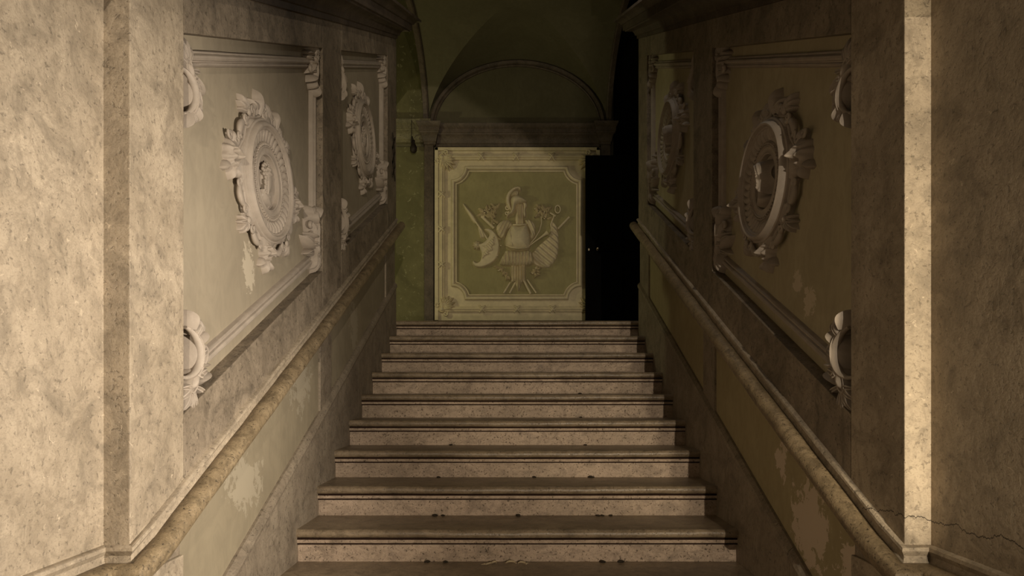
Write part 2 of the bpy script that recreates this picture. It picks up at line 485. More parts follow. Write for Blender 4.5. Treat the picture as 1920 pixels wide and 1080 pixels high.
# staircase: every tread and riser a part
stair = thing('staircase', 'broad flight of worn brown stone steps with rounded nosings rising between the walls', 'staircase', (0, ystep(-3), 0))
def extrude_x(prof, x0, x1, n=36, jit=0.0, sag=None):
    m = MB(); rows = []
    ph = random.random() * 10
    for i in range(n + 1):
        x = x0 + (x1 - x0) * i / n
        row = []
        for (yy, zz, q) in prof:
            j = jit * q * (math.sin(x * 9 + ph) * 0.5 + math.sin(x * 23 + ph * 3) * 0.35 + random.uniform(-0.5, 0.5))
            row.append((x, yy + j, zz + (j * 0.6 - (q * 0.0035 * math.exp(-(x / 0.55) ** 2)) if q else 0)))
        rows.append(row)
    m.grid(rows, closed_v=True)
    k = len(prof)
    m.add(rows[0], [tuple(range(k))]); m.add(rows[-1], [tuple(range(k))])
    return m
for k in range(-3, 10):
    y = ystep(k); z = zstep(k)
    rn = 0.021
    nose = []
    for i in range(9):
        a = PI / 2 + PI * i / 8
        nose.append((y + rn + rn * math.cos(a), z - rn + rn * math.sin(a), 1.0 if 0 < i < 7 else 0.5))
    back = y + (T + 0.05 if k < 9 else 0.34)
    prof = [(back, z, 0)] + nose + [(y + 0.05, z - 0.043, 0), (back, z - 0.043, 0)]
    tr = extrude_x(prof, -XW - 0.006, XW + 0.006, 44, 0.0022)
    tr.build('tread', M['tread'], stair, angle=50, world=True)
    zb = z - RISE
    prof = [(y + 0.09, z - 0.0435, 0), (y + 0.034, z - 0.0435, 0), (y + 0.034, z - 0.0505, 0), (y + 0.013, z - 0.051, 0.3), (y + 0.011, z - 0.055, 0.5), (y + 0.013, z - 0.066, 0.3),
            (y + 0.038, z - 0.067, 0), (y + 0.038, z - 0.073, 0), (y + 0.028, z - 0.0735, 0.2), (y + 0.029, zb, 0), (y + 0.09, zb, 0)]
    rs = extrude_x(prof, -XW - 0.006, XW + 0.006, 44, 0.0012)
    rs.build('riser', M['riser'], stair, angle=30, world=True)
    for (ya, z0, z1) in ((0.016, 0.0425, 0.0512), (0.016, 0.0655, 0.0738)):  # dark strips added as painted shade where lamps leave the grooves lit
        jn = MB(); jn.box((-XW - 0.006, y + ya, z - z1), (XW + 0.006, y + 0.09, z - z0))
        jn.build('groove_shade_strip', M['groove_shade'], stair, smooth=False, world=True)

# ------------------------------------------------------------------ the two stair walls
PAN = [(2.035, 3.485), (3.855, 5.23)]
HB, HT = 1.11, 2.32          # panel recess, heights above the nosing line
HC = 2.48                    # underside of cornice
HR = 0.905                   # top of the chair rail
def wall_side(s):
    side = 'left' if s < 0 else 'right'
    def P(y, h, w_): return (s * (XW - w_), y, zn(y) + h)
    def slab(mb, y0, y1, h0, h1, w0, w1):
        """sheared block following the stair slope"""
        mb.prism([P(y0, h0, w0), P(y1, h0, w0), P(y1, h1, w0), P(y0, h1, w0)],
                 [P(y0, h0, w1), P(y1, h0, w1), P(y1, h1, w1), P(y0, h1, w1)])
    # backing masonry of the wall
    m = MB()
    slab(m, 1.90, YE - 0.01, -0.75, 2.80, -0.45, -0.10)
    wall = m.build('wall_' + side, M['pier'], smooth=False)
    tag(wall, '%s stair wall of stone bands and recessed plaster panels' % side, kind='structure')
    g = 0.0012
    # piers, bands
    def piece(name, y0, y1, h0, h1, w1=0.0, mat='pier', bev=0.003):
        mm = MB(); slab(mm, y0 + g, y1 - g, h0 + g, h1 - g, -0.102, w1)
        return mm.build(name, M[mat], wall, bevel=bev, smooth=False)
    piece('pier', YC, PAN[0][0], HR - 0.10, HC + 0.1)
    piece('pier', PAN[0][1], PAN[1][0], HR - 0.10, HC + 0.1, 0.0, 'band')
    piece('pier', PAN[1][1], YE, HR - 0.10, HC + 0.1, 0.0, 'band')
    for (y0, y1) in PAN:
        piece('stone_band', y0, y1, HR - 0.10, HB, 0.0, 'band')
        piece('stone_band', y0, y1, HT, HC + 0.1, 0.0, 'band')
        mm = MB(); slab(mm, y0 - 0.01, y1 + 0.01, HB - 0.02, HT + 0.02, -0.11, -0.055)
        mm.build('panel_field', M['plaster_' + side[0]], wall, smooth=False)
    # dado
    HS = 0.345
    for (y0, y1) in ((YC, PAN[0][0]), (PAN[0][1] + 0.0, PAN[1][0] - 0.16), (PAN[1][1], YE)):
        piece('dado_pier', y0, y1, HS - 0.02, 0.815, -0.012, 'skirt')
    for (y0, y1) in ((PAN[0][0], PAN[0][1]), (PAN[1][0] - 0.16, PAN[1][1])):
        mm = MB(); slab(mm, y0, y1, HS - 0.02, 0.815, -0.11, -0.024)
        mm.build('dado_panel', M['dado_' + side[0]], wall, smooth=False)
    # jamb beyond the near corner
    mm = MB(); mm.box((s * XJ, 0.75, 0), (s * (XJ + 0.5), YC + 0.25, 5.0))
    mm.build('jamb', M['pier'], wall, bevel=0.004, smooth=False)
    mm = MB()
    mm.prism([(s * XW, YC, 0), (s * (XJ + 0.02), YC, 0), (s * (XJ + 0.02), PAN[0][0] - g, 0), (s * XW, PAN[0][0] - g, 0)],
             [(s * XW, YC, zn(YC) + HR - 0.10), (s * (XJ + 0.02), YC, zn(YC) + HR - 0.10), (s * (XJ + 0.02), PAN[0][0] - g, zn(YC) + HR - 0.10), (s * XW, PAN[0][0] - g, zn(YC) + HR - 0.10)])
    mm.build('pier_foot', M['pier'], wall, bevel=0.004, smooth=False)

    # skirting slabs with a chamfered ledge
    sk = MB()
    slab(sk, 1.80, YE, -0.4, HS - 0.06, -0.10, -0.02)
    base_o = sk.build('baseboard_' + side, M['skirt'], smooth=False)
    tag(base_o, 'sloping stone skirting along the %s side of the steps' % side, kind='structure')
    cuts = [1.80, 2.49, 3.22, 3.50, 4.27, 4.75, 5.15, YE]
    for a, c in zip(cuts[:-1], cuts[1:]):
        q = MB()
        a2, c2 = a + g, c - g
        prof = [(-0.05, -0.35), (0.0, -0.35), (0.0, HS - 0.075), (-0.001, HS - 0.055), (0.007, HS - 0.045), (0.010, HS - 0.030), (0.005, HS - 0.015), (-0.012, HS), (-0.05, HS)]
        q.prism([P(a2, h, w_) for w_, h in prof], [P(c2, h, w_) for w_, h in prof])
        q.build('skirting_slab', M['skirt'], base_o, angle=25)

    # chair rail: cove ledge + round rail, mitred round the near corner
    hr = thing('handrail', 'round veined stone handrail on a coved ledge along the %s wall' % side, 'handrail', (s * XW, YC, 0))
    def run(prof, name, mat, ytop, angle=35):
        mm = MB()
        rows = []
        rows.append([(s * (XJ - w_), 0.76, zn(YC) + h) for w_, h in prof])
        rows.append([(s * (XJ - w_), YC - w_, zn(YC) + h) for w_, h in prof])
        rows.append([(s * (XW - w_), YC - w_, zn(YC) + h) for w_, h in prof])
        n = 40
        for i in range(1, n + 1):
            y = YC + (ytop - YC) * i / n
            j = 0.0012
            rows.append([(s * (XW - w_ + random.uniform(-j, j)), y, zn(y) + h + random.uniform(-j, j)) for w_, h in prof])
        mm.grid(rows, closed_v=True)
        mm.add(rows[-1], [tuple(range(len(prof)))]); mm.add(rows[0], [tuple(range(len(prof)))])
        return mm.build(name, M[mat], hr, angle=angle, world=True)
    ledge = [(-0.06, 0.79), (-0.06, HR), (0.011, HR), (0.017, HR - 0.004), (0.019, HR - 0.013), (0.013, HR - 0.021), (0.008, HR - 0.028),
             (0.009, HR - 0.042), (0.016, HR - 0.052), (0.028, HR - 0.056), (0.042, HR - 0.052), (0.045, 0.83), (0.02, 0.79)]
    run(ledge, 'coved_ledge', 'pier', YE - 0.01)
    rr = 0.038
    torus = [(0.031 + rr * math.cos(a), 0.824 + rr * math.sin(a)) for a in [2 * PI * i / 16 for i in range(16)]]
    run(torus, 'rail', 'rail', YE + 0.06, 60)

    # cornice following the slope
    cp = [(-0.10, HC), (0.012, HC), (0.014, HC + 0.03), (0.026, HC + 0.035), (0.030, HC + 0.055), (0.045, HC + 0.085), (0.075, HC + 0.105), (0.100, HC + 0.112),
          (0.104, HC + 0.125), (0.118, HC + 0.128), (0.120, HC + 0.185), (0.132, HC + 0.19), (0.140, HC + 0.21), (0.165, HC + 0.235), (0.190, HC + 0.245), (0.192, HC + 0.265), (-0.10, HC + 0.28)]
    mm = MB(); rows = []
    rows.append([(s * (XW - w_), YC - 0.3, zn(YC - 0.3) + h) for w_, h in cp])
    rows.append([(s * (XW - w_), 3.6, zn(3.6) + h) for w_, h in cp])
    rows.append([(s * (XW - w_), YE + max(0, w_), zn(YE) + h + 0.0 * w_) for w_, h in cp])
    rows.append([(s * (XW + 0.5), YE + max(0, w_), zn(YE) + h) for w_, h in cp])
    mm.grid(rows, closed_v=True)
    mm.add(rows[0], [tuple(range(len(cp)))]); mm.add(rows[-1], [tuple(range(len(cp)))])
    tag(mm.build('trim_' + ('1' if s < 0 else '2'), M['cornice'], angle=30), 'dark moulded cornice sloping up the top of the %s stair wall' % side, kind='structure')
    # far end wall closing the stair from the landing passage
    e = MB(); e.box((s * (XW + 0.02), YE - 0.25, 0.5), (s * 3.6, YE - 0.004, 6.2))
    e.build('end_wall', M['pier'], wall, smooth=False)
    return wall
wall_l = wall_side(-1)
wall_r = wall_side(1)

# sloping barrel vault over the stairs (above the picture)
m = MB(); rows = []
for i in range(2):
    y = (1.2, YE + 0.06)[i]
    rows.append([(-(XW + 0.05) * math.cos(PI * j / 24), y, zn(y) + HC + 0.27 + 0.95 * math.sin(PI * j / 24)) for j in range(25)])
m.grid(rows)
tag(m.build('ceiling', M['vault'], angle=60), 'sloping barrel vault over the stairs', kind='structure')

# ------------------------------------------------------------------ stucco frames of the side panels
def corner_parts(parent, at, su, sv, big=1.0, low=True):
    """leafy corner ornament; u,v measured from the panel corner inwards; `at` maps (u,v,w) to world"""
    def put(mb, name, par):
        mb.v = [at(x * su * big, z * sv * big, -y_ * big * 1.35) for (x, y_, z) in mb.v]
        return mb.build(name, M['stucco'], par, angle=50, world=True)
    o = MB()
    # C scroll hugging the vertical moulding, ending in a small volute
    pts = []; R = []
    for i in range(29):
        s_ = i / 28; a = math.radians(-105 + 185 * s_)
        pts.append((0.030 + 0.060 * math.cos(a), 0.150 + 0.074 * math.sin(a), 0.024 + 0.012 * math.sin(PI * s_))); R.append(0.005 + 0.006 * math.sin(PI * s_))
    tube(o, pts, R, 8)
    root = put(o, 'corner_ornament', parent)
    c = MB()
    lathe(c, [(0.001, 0.044), (0.012, 0.042), (0.019, 0.034), (0.021, 0.026), (0.024, 0.036), (0.029, 0.037), (0.033, 0.028), (0.034, 0.0)], 0, 0, 20)
    ca, sa = math.cos(math.radians(62)), math.sin(math.radians(62))
    c.v = [(0.066 + (x * 1.35) * ca - (z * 0.68) * sa, y_, 0.066 + (x * 1.35) * sa + (z * 0.68) * ca) for x, y_, z in c.v]
    put(c, 'cabochon', root)
    lf = MB()
    for ang, ln, wd in ((178, .068, .030), (203, .086, .034), (228, .098, .036), (252, .100, .034), (276, .086, .030)):
        lobe(lf, (0.066, 0.048), math.radians(ang), ln, wd, 0.024, 0.012, 0.25, 0.008, 1)
    put(lf, 'leaf_fan', root)
    lf = MB()
    for i, ang in enumerate((-52, -28, -4, 20, 44, 68)):
        a = math.radians(ang)
        lobe(lf, (0.034 + 0.058 * math.cos(a), 0.150 + 0.072 * math.sin(a)), a + 0.35, 0.050 + 0.014 * (i % 2), 0.034, 0.026, 0.016, 0.6, 0.010, 2 if i % 2 else 1)
    lobe(lf, (0.078, 0.080), math.radians(74), 0.150, 0.040, 0.026, 0.016, 0.55, 0.008, 2)
    lobe(lf, (0.088, 0.085), math.radians(58), 0.120, 0.036, 0.024, 0.014, 0.10, 0.008, 2)
    lobe(lf, (0.094, 0.075), math.radians(36), 0.085, 0.032, 0.022, 0.012, -0.6, 0.008, 1)
    lobe(lf, (0.094, 0.062), math.radians(8), 0.110, 0.034, 0.022, 0.012, 0.5, 0.006, 2)
    lobe(lf, (0.090, 0.050), math.radians(-14), 0.085, 0.028, 0.020, 0.012, -0.3, 0.006, 1)
    spiral(lf, (0.142, 0.158), 0.017, 0.005, 2.6, -1.2, 0.009, 0.006, 0.026, n=20)
    spiral(lf, (0.122, 0.118), 0.015, 0.005, 0.4, 1.2, 0.008, 0.006, 0.026, n=20)
    if low:
        spiral(lf, (0.095, 0.232), 0.018, 0.005, -0.6, 1.3, 0.010, 0.006, 0.028, n=20)
        lobe(lf, (0.10, 0.205), math.radians(40), 0.060, 0.036, 0.022, 0.012, 0.8, 0.008, 1)
    put(lf, 'acanthus_leaf', root)
    return root

MPROF = [(0.0, 0.0), (0.0, 0.012), (0.004, 0.016), (0.010, 0.016), (0.012, 0.022), (0.018, 0.029), (0.026, 0.030), (0.033, 0.026), (0.036, 0.018), (0.040, 0.017), (0.043, 0.022), (0.048, 0.023), (0.053, 0.018), (0.055, 0.010), (0.058, 0.0)]
def panel_frame(s, idx):
    y0, y1 = PAN[idx]
    side = 'left' if s < 0 else 'right'
    near = 'near, larger-looking' if idx == 0 else 'far'
    lab = 'moulded stucco frame with leafy corners round the %s panel of the %s wall' % (('near', 'far')[idx], side)
    fr = thing('panel_frame', lab, 'stucco frame', (s * (XW + 0.055), y0, zn(y0) + HB), 0, 'stucco frames on the stair walls')
    W0 = -0.055
    def P(y, h, w_): return (s * (XW - W0 - w_), y, zn(y) + h)
    oy, ob, ot = 0.010, 0.050, 0.050
    def corner(t, ky, kh):
        y = y0 + oy + t if ky == 0 else y1 - oy - t
        h = HB + ob + t if kh == 0 else HT - ot - t
        return y, h
    for (a, c, nm) in (((0, 0), (0, 1), 'side_moulding'), ((1, 0), (1, 1), 'side_moulding'), ((0, 0), (1, 0), 'lower_moulding'), ((0, 1), (1, 1), 'upper_moulding')):
        mm = MB(); rows = []
        n = 14
        for i in range(n + 1):
            f = i / n; row = []
            for t, w_ in MPROF:
                ya, ha = corner(t, *a); yc, hc = corner(t, *c)
                j = random.uniform(-0.0008, 0.0008)
                row.append(P(ya + (yc - ya) * f + j, ha + (hc - ha) * f + j, w_))
            rows.append(row)
        mm.grid(rows)
        mm.build(nm, M['stucco'], fr, angle=30, world=True)
    # ornaments: u from the corner along the depth, v vertical
    for ky in (0, 1):
        for kh in (0, 1):
            yy, hh = (y0 if ky == 0 else y1), (HB if kh == 0 else HT)
            zc = zn(yy) + hh
            du = 1 if ky == 0 else -1; dv = 1 if kh == 0 else -1
            big = 1.12 if kh == 0 else 0.95
            sh = 0.030 if kh == 0 else 0.025
            def at(u, v, w_, yy=yy, zc=zc, dv=dv, sh=sh):
                return (s * (XW + 0.055 - w_), yy + u, zc + v + dv * sh)
            corner_parts(fr, at, du, dv, big, kh == 0)
    return fr
for s in (-1, 1):
    for i in (0, 1):
        panel_frame(s, i)

# ------------------------------------------------------------------ portrait medallions
def make_medallion(name, label, bust, depth=0.64):
    t = thing(name, label, 'medallion', (0, 0, 0), 0, 'portrait medallions on the stair walls')
    st = M['stucco']
    # ring mouldings
    r = MB()
    lathe(r, [(0.292, 0.0), (0.292, 0.040), (0.288, 0.052), (0.280, 0.056), (0.277, 0.066), (0.272, 0.080), (0.264, 0.086), (0.256, 0.083), (0.252, 0.074),
              (0.250, 0.068), (0.245, 0.070), (0.241, 0.066), (0.240, 0.056)], 0, 0, 96)
    r.build('rim', st, t, angle=40)
    r = MB(); rows = []
    N = 38; n = N * 6
    for k in range(n):
        a = 2 * PI * k / n; ph = (k % 6) / 6.0
        sh = abs(math.sin(PI * ph)) ** 0.6
        row = []
        for q in range(6):
            f = q / 5; rr = 0.240 - 0.052 * f
            ww = 0.050 + 0.012 * math.sin(PI * min(1, 0.25 + 0.75 * f)) * sh - 0.010 * f + 0.004 * sh
            aa = a + 0.05 * math.sin(PI * f)
            row.append(L(rr * math.cos(aa), rr * math.sin(aa), ww))
        rows.append(row)
    r.grid(rows, closed_u=True)
    r.build('fluted_ring', st, t, angle=70)
    r = MB()
    lathe(r, [(0.188, 0.044), (0.186, 0.050), (0.182, 0.046), (0.170, 0.046), (0.168, 0.052), (0.163, 0.053), (0.160, 0.046), (0.150, 0.042), (0.138, 0.043), (0.133, 0.047), (0.128, 0.043), (0.124, 0.018), (0.10, 0.012), (0.0, 0.010)], 0, 0, 72)
    r.build('dish', st, t, angle=35)
    r = MB()
    for k in range(56):
        a = 2 * PI * k / 56
        ball(r, (0.176 * math.cos(a), 0.176 * math.sin(a), 0.049), (0.0078, 0.0078, 0.008), 6, 4)
    tag(r.build('bead_ring', st, t), kind='stuff')
    # strapwork behind the ring
    r = MB(); rows = []
    n = 160
    for k in range(n):
        a = 2 * PI * k / n
        R = 0.318 + 0.016 * math.cos(8 * a) + 0.010 * math.cos(4 * a)
        rows.append([L(q * math.cos(a), q * math.sin(a), ww) for q, ww in ((0.27, 0.05), (R - 0.026, 0.046), (R - 0.018, 0.030), (R - 0.010, 0.040), (R - 0.002, 0.036), (R, 0.0))])
    r.grid(rows, closed_u=True)
    r.build('strapwork', st, t, angle=60)
    # masks
    for ang, rr, wu, hv, h in ((90, 0.362, 0.050, 0.052, 0.060), (180, 0.375, 0.054, 0.062, 0.085), (0, 0.375, 0.054, 0.062, 0.085), (270, 0.335, 0.050, 0.056, 0.075)):
        if ang == 90: continue
        a = math.radians(ang)
        q = MB(); mask_face(q, (rr * math.cos(a), rr * math.sin(a) + 0.0), wu, hv, h, 0, 0.01)
        mk = q.build('mask', st, t, angle=75)
        q = MB()
        cu, cv = rr * math.cos(a), rr * math.sin(a) + 0.0
        for e in (-1, 1):
            spiral(q, (cu + e * 0.030, cv + 0.078), 0.020, 0.006, PI / 2 - e * 1.2, -e * 1.1, 0.010, 0.006, 0.035)
            lobe(q, (cu + e * 0.03, cv - 0.04), math.radians(-90 + e * 28), 0.062, 0.04, 0.022, 0.01, e * 0.8, 0.022, 2)
        lobe(q, (cu, cv - 0.040), math.radians(-90), 0.070, 0.046, 0.024, 0.012, 0, 0.02, 3)
        lobe(q, (cu, cv + 0.055), math.radians(90), 0.055, 0.045, 0.022, 0.012, 0, 0.02, 3)
        q.build('mask_leaves', st, mk, angle=60)
    # crest at the top: shell between two leafy plumes
    q = MB()
    for i in range(5):
        lobe(q, (0, 0.290), math.radians(90 + (i - 2) * 24), 0.100, 0.040, 0.024, 0.018, 0, 0.02, 1)
    for e in (-1, 1):
        spiral(q, (e * 0.055, 0.312), 0.030, 0.007, PI / 2 + e * 0.6, e * 1.3, 0.013, 0.007, 0.04)
    q.build('crest_shell', st, t, angle=60)
    for e in (-1, 1):
        q = MB()
        lobe(q, (e * 0.100, 0.285), math.radians(90 + e * 4), 0.120, 0.058, 0.026, 0.018, -e * 0.5, 0.028, 3, 0.10)
        lobe(q, (e * 0.125, 0.275), math.radians(90 - e * 32), 0.085, 0.040, 0.022, 0.014, -e * 0.8, 0.020, 2)
        lobe(q, (e * 0.085, 0.290), math.radians(90 + e * 30), 0.085, 0.038, 0.022, 0.014, e * 0.9, 0.020, 2)
        q.build('plume_leaf', st, t, angle=60)
    # C-scrolls and palmettes on the diagonals
    for ang in (46, 134, 226, 314):
        a = math.radians(ang)
        q = MB()
        for d_, ln in ((-0.75, 0.055), (-0.36, 0.070), (0.0, 0.082), (0.36, 0.070), (0.75, 0.055)):
            lobe(q, (0.338 * math.cos(a), 0.338 * math.sin(a)), a + d_, ln, 0.030, 0.030, 0.020, d_ * 0.5, 0.010, 1)
        ball(q, (0.338 * math.cos(a), 0.338 * math.sin(a), 0.045), (0.018, 0.018, 0.014), 10, 6)
        q.build('palmette', st, t, angle=60)
        for sg in (-1, 1):
            q = MB(); pts = []; R = []
            for i in range(19):
                s_ = i / 18
                aa = a + sg * (0.16 + 0.34 * s_)
                rr = 0.318 + 0.020 * math.sin(PI * s_) + 0.010 * s_
                pts.append((rr * math.cos(aa), rr * math.sin(aa), 0.034)); R.append(0.009 + 0.010 * math.sin(PI * s_))
            tube(q, pts, R, 8)
            aa = a + sg * 0.50
            spiral(q, (0.338 * math.cos(aa), 0.338 * math.sin(aa)), 0.017, 0.005, aa + PI, 1.1 * sg, 0.010, 0.007, 0.038, n=20)
            aa = a + sg * 0.15
            spiral(q, (0.332 * math.cos(aa), 0.332 * math.sin(aa)), 0.020, 0.005, aa + PI, -1.2 * sg, 0.011, 0.007, 0.042, n=20)
            q.build('c_scroll', st, t, angle=60)
    # portrait
    bust(t, st)
    for o in [t] + list(t.children) + [g for c in t.children for g in c.children]:
        if o.type == 'MESH': o.data.transform(Matrix.Diagonal((0.90, depth, 0.90, 1)))
    return t

def bust_smooth(t, st):
    """youth in profile to the left, long smooth hair"""
    head = [(-.034, .062), (-.041, .035), (-.056, .014), (-.046, .004), (-.050, -.007), (-.046, -.013), (-.048, -.021), (-.042, -.037), (-.022, -.044),
            (-.012, -.058), (-.018, -.084), (-.050, -.100), (-.020, -.118), (.030, -.112), (.052, -.090), (.032, -.066), (.040, -.030), (.056, .020), (.046, .066), (.008, .090), (-.022, .082)]
    q = MB(); relief_poly(q, head, 0.036, 0.052, 0.040, 0.0035, w0=0.0, slope=3.0)
    b = q.build('portrait_bust', st, t, angle=70)
    hair = [(-.036, .066), (-.020, .086), (.008, .096), (.050, .070), (.064, .020), (.052, -.030), (.046, -.066), (.024, -.060), (.012, -.030), (.016, .000), (-.004, .018), (-.014, .046), (-.030, .052)]
    q = MB()
    relief_poly(q, hair, 0.058, 0.046, 0.034, 0.003, groove=lambda X, Y: 0.004 * np.sin(520 * (np.sqrt((X + .06) ** 2 + (Y - .0) ** 2))), w0=0.0, slope=3.0)
    q.build('hair', st, b, angle=75)

def bust_curly(t, st):
    """draped figure in profile to the right, curly hair"""
    head = [(.034, .062), (.041, .035), (.056, .014), (.046, .004), (.050, -.007), (.046, -.013), (.048, -.021), (.042, -.037), (.022, -.044),
            (.012, -.056), (.020, -.076), (.052, -.094), (.024, -.118), (-.030, -.112), (-.070, -.082), (-.060, -.052), (-.034, -.040), (-.052, .016), (-.046, .066), (-.008, .088), (.022, .082)]
    q = MB(); relief_poly(q, head, 0.016, 0.042, 0.040, 0.0035, w0=0.0, slope=3.0)
    b = q.build('portrait_bust', st, t, angle=70)
    q = MB()
    r2 = random.Random(3)
    for i in range(46):
        a = r2.uniform(0, 2 * PI); rr = math.sqrt(r2.random())
        u = -0.012 + 0.052 * rr * math.cos(a); v = 0.048 + 0.046 * rr * math.sin(a)
        if u > 0.012 and v < 0.045: continue
        ball(q, (u, v, 0.058 - 0.02 * rr), (0.010, 0.010, 0.012), 7, 5)
    for i in range(9):
        ball(q, (-0.046 + 0.004 * math.sin(i * 2), 0.012 - i * 0.009, 0.046), (0.011, 0.009, 0.012), 7, 5)
    q.build('hair', st, b, angle=75)
    q = MB()
    for i in range(5):
        lobe(q, (-0.064 + i * 0.016, -0.05 - i * 0.004), math.radians(-62 - 6 * i), 0.066, 0.022, 0.012, 0.05, 0.5, -0.01, 1)
    lobe(q, (-0.030, 0.0), math.radians(-95), 0.085, 0.026, 0.014, 0.05, 0.3, 0, 2)
    q.build('drapery', st, b, angle=70)

HM = 1.71
def yc(i): return (2.80, 4.56)[i]
med = make_medallion('medallion', 'round stucco medallion with curly-haired profile portrait on the near left panel', bust_curly)
med.location = (-(XW + 0.055), yc(0), zn(yc(0)) + HM); med.rotation_euler = (0, 0, PI / 2)
m2 = copy_tree(med)
m2.location = (-(XW + 0.055), yc(1), zn(yc(1)) + HM)
m2['label'] = 'smaller-looking round stucco medallion on the far left panel'
med3 = make_medallion('medallion', 'round stucco medallion with long-haired profile bust catching light on the near right panel', bust_smooth, 0.85)
med3.location = (XW + 0.055, yc(0) - 0.01, zn(yc(0)) + HM); med3.rotation_euler = (0, 0, -PI / 2)
m4 = copy_tree(med3)
m4.location = (XW + 0.055, yc(1) - 0.02, zn(yc(1)) + HM)
m4['label'] = 'dim round stucco medallion in shadow on the far right panel'

# ------------------------------------------------------------------ landing: back wall, vault, passages
def px(x, y, d=YB): return ((x - 970) * d / 1200.0, EYE + (727 - y) * d / 1200.0)
SPR = EYE + 3.25     # springing of the vault
AV, CV, BV = 1.12, (YB - 5.65) / 2, 0.83
YM = (YB + 5.65) / 2
m = MB(); m.box((-3.6, YB, ZL - 0.2), (1.20, YB + 0.3, 6.4))
wb = m.build('wall_back', M['vault'], smooth=False)
tag(wb, 'olive painted back wall of the landing', kind='structure')
# olive pilaster to the left and narrow dark pilasters flanking the relief
m = MB(); m.box((-1.52, YB - 0.03, ZL), (-1.16, YB + 0.02, SPR - 0.25)); m.build('pilaster', M['olive'], wb, bevel=0.004, smooth=False)
m = MB(); m.box((-1.50, YB - 0.02, SPR), (-1.13, YB + 0.02, 6.2)); m.build('wall_patch', M['olive'], wb, smooth=False)
for s in (-1, 1):
    m = MB(); m.box((min(s * 1.155, s * 1.04), YB - 0.07, ZL), (max(s * 1.155, s * 1.04), YB + 0.02, SPR - 0.22))
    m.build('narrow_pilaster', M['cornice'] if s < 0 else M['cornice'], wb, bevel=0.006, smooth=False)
# entablature with breaks at the ends
EP = [(0, -0.245), (0.018, -0.24), (0.020, -0.215), (0.032, -0.205), (0.040, -0.175), (0.062, -0.135), (0.090, -0.118), (0.094, -0.105), (0.104, -0.10), (0.106, -0.055), (0.118, -0.048), (0.140, -0.022), (0.146, 0.0), (0, 0.006)]
def entab(name, x0, x1, extra, mat, z=SPR, sc=1.0, par=wb):
    mm = MB(); rows = []
    for x, e in ((x0, -1), (x1, 1)):
        rows.append([(x + e * p * 0.6 * sc if extra > 0 else x, YB - extra - p * sc, z + h * sc) for p, h in EP] + [(x, YB + 0.02, z + 0.006), (x, YB + 0.02, z - 0.245 * sc)])
    mm.grid(rows, closed_v=True)
    n = len(rows[0]); mm.add(rows[0], [tuple(range(n))]); mm.add(rows[1], [tuple(range(n))])
    return mm.build(name, M[mat], par, angle=30)
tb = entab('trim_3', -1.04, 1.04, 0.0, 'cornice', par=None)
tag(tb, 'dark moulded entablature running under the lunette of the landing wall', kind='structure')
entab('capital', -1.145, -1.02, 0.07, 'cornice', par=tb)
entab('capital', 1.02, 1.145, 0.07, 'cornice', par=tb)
cp_ = entab('capital', -1.56, -1.15, 0.03, 'capital', z=SPR + 0.04, par=tb)
# lunette moulding
def arch_band(prof, path, nrmf, mat, name, parent):
    mm = MB(); rows = []
    for (p, nn, out) in zip(*path):
        rows.append([tuple(np.array(p) + a * np.array(nn) + w_ * np.array(out)) for a, w_ in prof])
    mm.grid(rows, closed_v=False)
    return mm.build(name, M[mat], parent, angle=35)
AP = [(-0.012, 0.0), (-0.012, 0.020), (0.0, 0.030), (0.012, 0.022), (0.020, 0.040), (0.048, 0.052), (0.060, 0.044), (0.066, 0.030), (0.070, 0.0)]
pts, ns, outs = [], [], []
for i in range(61):
    a = PI * i / 60
    ea, eb = AV - 0.05, BV - 0.025
    p = (ea * math.cos(a), YB, SPR + eb * math.sin(a))
    n_ = np.array([math.cos(a) / ea, 0, math.sin(a) / eb]); n_ /= np.linalg.norm(n_)
    pts.append(p); ns.append(n_); outs.append((0, -1, 0))
ab = arch_band([(a - 0.035, w_) for a, w_ in AP], (pts, ns, outs), None, 'cornice', 'lunette_arch', tb)
# groin vault
m = MB(); N = 48; rows = []
verts = []; idx = {}
for i in range(N + 1):
    for j in range(N + 1):
        p = -1 + 2 * i / N; q = -1 + 2 * j / N
        p2 = math.sin(p * PI / 2); q2 = math.sin(q * PI / 2)
        hgt = BV * math.sqrt(max(0, 1 - min(abs(p2), abs(q2)) ** 2)) if False else BV * math.sqrt(max(0, 1 - (p2 * p2 if abs(q2) >= abs(p2) else q2 * q2)))
        hgt += 0.09 * (1 - p2 * p2) * (1 - q2 * q2)
        verts.append((AV * p2, YM + CV * q2, SPR + hgt))
fs = []
for i in range(N):
    for j in range(N):
        a = i * (N + 1) + j; b_ = a + N + 1; c = b_ + 1; d = a + 1
        if (i < N / 2) == (j < N / 2): fs += [(a, b_, c), (a, c, d)]
        else: fs += [(a, b_, d), (b_, c, d)]
m.add(verts, fs)
gv = m.build('ceiling', M['vault'], angle=12)
tag(gv, 'dim groin vault over the landing', kind='structure')
